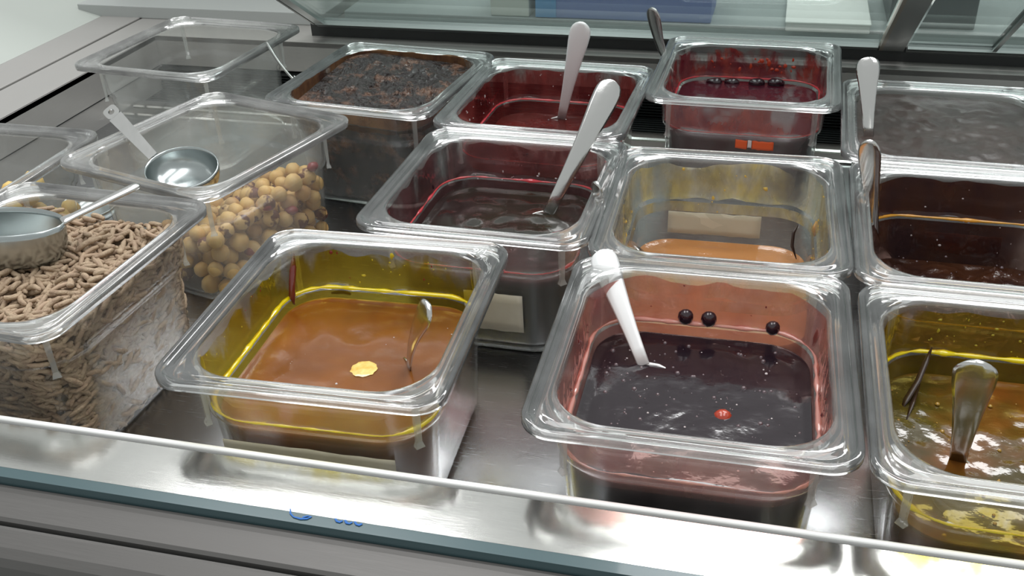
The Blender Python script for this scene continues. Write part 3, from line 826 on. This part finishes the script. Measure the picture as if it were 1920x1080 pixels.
# pale foam disc on the amber jelly
v = [(0, 0, .5)]; K = 24
for ring, zz in ((.6, .5), (1, 0)):
    for k in range(K):
        a = 2 * math.pi * k / K; rd = 8 * ring * (1 + math.sin(9 * a) * .05 + .05 * noise.noise((k * .9, 2, 0))); v.append((math.cos(a) * rd, math.sin(a) * rd, zz))
f = [(0, 1 + k, 1 + (k + 1) % K) for k in range(K)] + [(1 + k, 1 + K + k, 1 + K + (k + 1) % K, 1 + (k + 1) % K) for k in range(K)]
o = mesh('foam_patch', v, f, principled('pale_foam', (.70, .42, .06), .3, coat=.5, base2=(.85, .62, .20), nscale=200)); o.location = Vector((-212, -91, -41.8)) * S
tag(o, 'pale gold foam disc floating on the orange-brown jelly', 'foam')

# ================================================================== SPOONS
spoon('bright upright steel spoon in the dark red jam, back row', (-183, 337, -47), (-158.5, 315, 52), 19, M['spoon_lit'], roll=8)
spoon('large steel spoon leaning over the back rim of the dark purple jam', (-150, 134, -44), (-111, 196, 43), 21, M['spoon'], roll=-6, bow=4)
spoon('dull thin steel spoon leaning on the left rim of the wine-red pan', (-84, 428, -37), (-109, 400, 43), 17, M['spoon_dark'], roll=50, bow=6)
spoon('upright steel spoon at the left rim of the chocolate sauce', (84.5, 243, -10), (77, 268, 47), 18, M['spoon'], roll=5, bow=2)
spoon('narrow steel spoon at the left side of the plum jam', (93, 158, -62), (73, 120, 38), 15, M['spoon'], roll=14, bow=3)
spoon('thin bent steel spoon resting on the left rim of the apricot pan', (-82, 128, -64), (-103, 80, 11), 13, M['spoon'], roll=74, bow=9, bowl_w=20)
spoon('small steel spoon tip standing out of the orange-brown jelly', (-186, -84, -42), (-163, -101, 15), 17, M['spoon'], roll=58, bow=3)
spoon('bright white-lit spoon leaning on the back left corner of the berry pan', (-50, -52, -43), (-85.5, -3, 4.5), 17, M['spoon_lit'], roll=4, bow=1)
spoon('wide flat steel spoon standing in the golden syrup', (120, -96, -49), (113, -116, 27), 20, M['spoon'], roll=-4, bow=2)
spoon('very thin steel spoon between the empty pan and the chocolate crunch', (-436, 305, -14), (-486, 352, 8), 11, M['spoon'], roll=80, bow=2, ext=14, floor=-40)

# ladle with a round bowl in the hazelnut pan
def strip_handle(P0, P1, w0, w1, th, hole, mat, parent, org, up=None):
    P0, P1, org = Vector(P0), Vector(P1), Vector(org); ax = (P1 - P0).normalized(); L = (P1 - P0).length
    up = Vector(up) if up else -(((P0 + P1) / 2 - CLOC).normalized()); wv = ax.cross(up).normalized(); nv = wv.cross(ax).normalized()
    if nv.dot(up) < 0: nv = -nv
    # end plate with a hole: outer outline and hole outline with equal counts, then the tapering strip
    K = 20; v = []; f = []; c = P0 + ax * (w0 * .5)
    for lay in (th / 2, -th / 2):
        for k in range(K):
            a = 2 * math.pi * k / K; q = (abs(math.cos(a)) ** 4 + abs(math.sin(a)) ** 4) ** (-.25)
            v.append(tuple(c + ax * math.cos(a) * q * w0 * .5 + wv * math.sin(a) * q * w0 * .5 + nv * lay - org))
        for k in range(K):
            a = 2 * math.pi * k / K
            v.append(tuple(c + ax * math.cos(a) * hole + wv * math.sin(a) * hole + nv * lay - org))
    for k in range(K):
        j = (k + 1) % K
        f += [(k, j, K + j, K + k), (2 * K + k, 3 * K + k, 3 * K + j, 2 * K + j), (k, 2 * K + k, 2 * K + j, j), (K + k, K + j, 3 * K + j, 3 * K + k)]
    b = len(v); n = 8
    for i in range(n + 1):
        s = i / n; c2 = P0 + ax * (w0 * .98 + (L - w0 * .98) * s); ww = (w0 + (w1 - w0) * s) / 2
        for sx, sn in ((-1, -.5), (1, -.5), (1, .5), (-1, .5)): v.append(tuple(c2 + wv * ww * sx + nv * th * sn - org))
    for i in range(n):
        for k in range(4): f.append((b + 4 * i + k, b + 4 * i + (k + 1) % 4, b + 4 * i + 4 + (k + 1) % 4, b + 4 * i + 4 + k))
    f += [tuple(b + k for k in range(4)), tuple(b + 4 * n + k for k in range(4))]
    return mesh('handle', v, f, mat, parent, smooth=False)
def bowl_shell(ax_x, ax_y, depth, mat, parent, rotm, off=(0, 0, 0), name='bowl', power=.5, rows=10, K=36):
    v = []; f = []
    for j in range(rows + 1):
        s = j / rows; a = s * math.pi / 2
        rad = math.cos(a) ** power if j < rows else 0.02; zz = -math.sin(a) * depth
        for k in range(K):
            q = 2 * math.pi * k / K; p = Vector((math.cos(q) * rad * ax_x, math.sin(q) * rad * ax_y, zz)); v.append(tuple(rotm @ p + Vector(off)))
    for j in range(rows):
        for k in range(K): f.append((j * K + k, j * K + (k + 1) % K, (j + 1) * K + (k + 1) % K, (j + 1) * K + k))
    f.append(tuple(range(rows * K, rows * K + K)))
    o = mesh(name, v, f, mat, parent); md = o.modifiers.new('thickness', 'SOLIDIFY'); md.thickness = .9 * S; md.offset = 1
    return o
def rod(P0, P1, a, b, mat, parent, org, K=12):
    P0, P1, org = Vector(P0), Vector(P1), Vector(org); ax = (P1 - P0).normalized(); wv = ax.cross(Vector((0, 0, 1))).normalized(); nv = wv.cross(ax)
    v = []; f = []; st = [(0, .45), (.03, .9), (.1, 1), (.5, .92), (.85, .85), (.95, 1.1), (1.0, 1.3)]
    for s_, q in st:
        c = P0.lerp(P1, s_) - org
        for k in range(K):
            t_ = 2 * math.pi * k / K; v.append(tuple(c + wv * math.cos(t_) * a * q + nv * math.sin(t_) * b * (q if q < 1 else 1)))
    for j in range(len(st) - 1):
        for k in range(K): f.append((j * K + k, j * K + (k + 1) % K, (j + 1) * K + (k + 1) % K, (j + 1) * K + k))
    f += [tuple(range(K)), tuple(range((len(st) - 1) * K, len(st) * K))]
    return mesh('handle', v, f, mat, parent)
org = Vector((-439, 99, -12))
t = thing('ladle', 'steel ladle with a round bowl and a hole in its handle, in the hazelnut pan', 'ladle', tuple(org))
strip_handle((-524, 139, 17), (-470, 110, -10), 12, 8, 1.6, 2.6, M['spoon'], t, org)
bowl_shell(32, 26, 20, M['utensil'], t, Matrix.Rotation(R(-22), 3, 'Z') @ Matrix.Rotation(R(4), 3, 'Y') @ Matrix.Rotation(R(12), 3, 'X'), power=.5)
org = Vector((-463, -68, 22))
t = thing('scoop', 'steel scoop with a deep oval cup lying on the chocolate pellets', 'scoop', tuple(org))
bowl_shell(42, 22, 27, M['utensil'], t, Matrix.Rotation(R(4), 3, 'Z') @ Matrix.Rotation(R(-3), 3, 'X'), power=.22)
rod((-391, -19, 31), (-425, -59, 20.5), 4.2, 2.2, M['spoon'], t, org)

# second ladle standing behind the hazelnut pan
org = Vector((-590, 190, FLOOR))
t = thing('ladle', 'second steel ladle standing on the case floor behind the nuggets pan', 'ladle', tuple(org))
strip_handle((-570, 176, -35), (-563, 160, -84), 10, 8, 1.5, 2.4, M['spoon'], t, org)
bowl_shell(26, 24, 14, M['utensil'], t, Matrix.Rotation(R(10), 3, 'X'), off=(10, -36, 20), power=.55)

# ================================================================== HAZELNUTS, NUGGETS, PELLETS
def local(key, px, py, pz):
    t, dz, h, x, y, z, rot = PANS[key]; c, s = math.cos(R(rot)), math.sin(R(rot))
    return (x + c * px - s * py, y + s * px + c * py, FLOOR + pz)
rnd = random.Random(11)
def pack(key, height, r, n_try, zmin=2.6, margin=.4):
    t, dz, h = PANS[key][:3]; P = []
    # dropped one by one onto a height field of spheres
    cell = {}
    for _ in range(n_try):
        rad = r * rnd.uniform(.86, 1.12)
        a, b = 61 - rad, 68 - rad
        px, py = rnd.uniform(-a, a), rnd.uniform(-b, b)
        z = zmin + rad
        for _ in range(4):
            best = None
            for q in P:
                d2 = (q[0] - px) ** 2 + (q[1] - py) ** 2; rr_ = (q[3] + rad) * .98
                if d2 < rr_ * rr_:
                    zz = q[2] + math.sqrt(rr_ * rr_ - d2)
                    if best is None or zz > best[0]: best = (zz, q)
            if best is None: z = zmin + rad; break
            z = max(z if False else zmin + rad, best[0])
            dx, dy = px - best[1][0], py - best[1][1]; L = math.hypot(dx, dy) + .01
            px = max(-a, min(a, px + dx / L * rad * .35)); py = max(-b, min(b, py + dy / L * rad * .35))
        # final height at settled place
        z = zmin + rad
        for q in P:
            d2 = (q[0] - px) ** 2 + (q[1] - py) ** 2; rr_ = (q[3] + rad) * .96
            if d2 < rr_ * rr_: z = max(z, q[2] + math.sqrt(rr_ * rr_ - d2))
        if z + rad > height(px, py): continue
        P.append((px, py, z, rad))
    return P
nut_meshes = [blob_mesh('hazelnut', 7.0, M[m], .95, i * 2.3, 2, .10, .12) for i, m in enumerate(('nut', 'nut', 'nut2', 'nut3', 'nut'))]
hz = lambda px, py: 24 + 50 * max(0, min(1, (px + 70) / 115.)) * (.75 + .25 * (py + 70) / 140)
for (px, py, pz, rad) in pack('nuts', hz, 7.2, 1500):
    me = rnd.choice(nut_meshes); o = link(bpy.data.objects.new('hazelnut', me))
    o.location = Vector(local('nuts', px, py, pz)) * S; s = rad / 7.0; o.scale = (s, s, s)
    o.rotation_euler = (rnd.uniform(0, 6), rnd.uniform(0, 6), rnd.uniform(0, 6))
    tag(o, 'round blond hazelnut in the pile in the turned clear pan', 'hazelnut', 'hazelnuts in the turned clear pan')
for (px, py, pz), lab in zip(((62, 52, 70), (61, 20, 44), (60, -4, 58), (59, -30, 30)), ('topmost, near the right corner', 'lowest at the right', 'beside the corner of the front jelly pan', 'lowest near the front corner')):
    o = link(bpy.data.objects.new('dried_cranberry', blob_mesh('dried_cranberry', 5.2, principled('dried_cranberry_skin', (.24, .025, .03), .35, coat=.3), .7, px, 2, .3)))
    o.location = Vector(local('nuts', px - 4, py, pz)) * S; tag(o, 'dark red dried cranberry among the hazelnuts, ' + lab, 'cranberry')
nug = [blob_mesh('nugget', 8.5, M['nugget'], .8, 30 + i * 2.3, 2, .28) for i in range(3)]
for (px, py, pz, rad) in pack('nuggets', lambda x, y: (26 + 64 * max(0, min(1, (x + 6) / 42.))) * (1 if y < 30 else .55) if x > -14 else 0, 8.5, 700):
    if pz < 30 and px < 20: continue
    o = link(bpy.data.objects.new('nugget', rnd.choice(nug)))
    o.location = Vector(local('nuggets', px, py, pz)) * S; s = rad / 8.5; o.scale = (s, s, s)
    o.rotation_euler = (rnd.uniform(0, 6), rnd.uniform(0, 6), rnd.uniform(0, 6))
    tag(o, 'pale yellow nugget in the clear pan at the left edge of the photo', 'nugget', 'yellow nuggets in the left pan')
if True:
    bx = box('nugget_core', -70, -14, -60, 60, 3, 60, M['nugget']); bx.location = Vector(local('nuggets', 0, 0, 0)) * S
    bpy.data.objects.remove(bx)

def pellet_geo(L, r, bend, K=6, seedv=0):
    v = []; f = []; st = [(-.5, .35), (-.42, .9), (-.15, 1.0), (.15, .95), (.42, .9), (.5, .35)]
    for s, q in st:
        x = s * L; yb = bend * (1 - (2 * s) ** 2); rd = r * q * (1 + .12 * noise.noise((s * 3, seedv, 0)))
        for k in range(K):
            a = 2 * math.pi * k / K; v.append((x, yb + math.cos(a) * rd, math.sin(a) * rd))
    for j in range(len(st) - 1):
        for k in range(K): f.append((j * K + k, j * K + (k + 1) % K, (j + 1) * K + (k + 1) % K, (j + 1) * K + k))
    f += [tuple(range(K))[::-1], tuple(range((len(st) - 1) * K, len(st) * K))]
    return v, f
pg = [pellet_geo(L, r, b, 6, i) for i, (L, r, b) in enumerate(((14, 1.7, 1.1), (17, 1.8, 2.4), (11.5, 1.8, .4), (15, 1.6, 1.8), (10, 1.9, .7)))]
t, dz, h, x_, y_, z_, rot_ = PANS['pellets']
ptop = lambda px, py: dz - 15 + 7 * noise.noise((px * .03, py * .03, 4)) + .04 * py
pm = []
for i, (v, f) in enumerate(pg):
    o = mesh('chocolate_pellet', v, f, M['pellet'] if i != 3 else M['pellet2']); pm.append(o.data); bpy.data.objects.remove(o)
cnt = 0
pts = []
while cnt < 290:
    px, py = rnd.uniform(-60, 62), rnd.uniform(-69, 70)
    if any((px - a) ** 2 + (py - b) ** 2 < 22 for a, b in pts): 
        if rnd.random() < .985: continue
    pts.append((px, py)); cnt += 1
    o = link(bpy.data.objects.new('chocolate_pellet', rnd.choice(pm)))
    pz = ptop(px, py) + rnd.uniform(-1.0, 2.0); ex = max(abs(px) - 56, abs(py) - 62, 0) / 6
    o.location = Vector(local('pellets', px * .97, py * .97, pz)) * S
    o.rotation_euler = (rnd.uniform(0, 6.3), rnd.uniform(-.35, .35), rnd.uniform(0, 6.3) if ex < .3 else (R(90) if abs(px) - 56 > abs(py) - 62 else 0) + rnd.uniform(-.2, .2))
    tag(o, 'light brown chocolate pellet on top of the pile in the front left pan', 'chocolate', 'chocolate pellets on top of the pile')
# everything below the top layer, as one mass
V = []; F = []
def add_pellet(px, py, pz, rx, ry, rzz):
    v, f = rnd.choice(pg); m = Matrix.Rotation(rzz, 3, 'Z') @ Matrix.Rotation(ry, 3, 'Y') @ Matrix.Rotation(rx, 3, 'X'); k = len(V)
    for p in v:
        q = m @ Vector(p); V.append((q.x + px, q.y + py, q.z + pz))
    F.extend(tuple(i + k for i in g) for g in f)
for _ in range(900):
    px, py = rnd.uniform(-58, 58), rnd.uniform(-65, 65)
    add_pellet(px, py, ptop(px, py) - rnd.uniform(1.5, 5), rnd.uniform(0, 6), rnd.uniform(-.4, .4), rnd.uniform(0, 6.3))
for _ in range(3300):
    pz = rnd.uniform(5, dz - 17); o_, r_ = inner(pz - dz, h); a, b = 81 - o_ - 2.4, 88 - o_ - 2.4
    dep = rnd.choice((0, 0, 1.5, 3.2)); side = rnd.choice('rrrffbl')
    u = rnd.uniform(-1, 1); cut = 17
    tilt = rnd.gauss(0, .5)
    if side in 'rl': px, py, rz_ = (a - dep) * (1 if side == 'r' else -1), u * (b - 6), R(90)
    else: px, py, rz_ = u * (a - 6), (b - dep) * (1 if side == 'b' else -1), 0
    ox, oy = abs(px) - (a - cut), abs(py) - (b - cut)
    if ox > 0 and oy > 0:
        L = math.hypot(ox, oy); k = (cut - dep) / max(L, .01)
        if L > cut - dep: px = math.copysign(a - cut + ox * k, px); py = math.copysign(b - cut + oy * k, py)
        rz_ = math.atan2(oy, ox) * (1 if px * py > 0 else -1) + R(90)
    add_pellet(px, py, pz, rnd.uniform(0, 6), tilt, rz_ + rnd.uniform(-.12, .12))
o = mesh('chocolate_pellets', V, F, M['pellet'])
# solid inside so that light does not pass through the heap
ls = []
for zz in (4, 14, 40, 70, dz - 26):
    o_, r_ = inner(zz - dz, h); ls.append(rr(o_ + 5.5, max(8, r_ - 5), zz))
v, f = loft(ls, cap0=True, cap1=True)
core = mesh('pellet_core', v, f, M['pellet2'], o)
o.location = Vector((x_, y_, FLOOR)) * S; o.rotation_euler = (0, 0, R(rot_))
o['kind'] = 'stuff'; tag(o, 'mass of light brown chocolate pellets below the top layer, seen through the pan wall', 'chocolate')
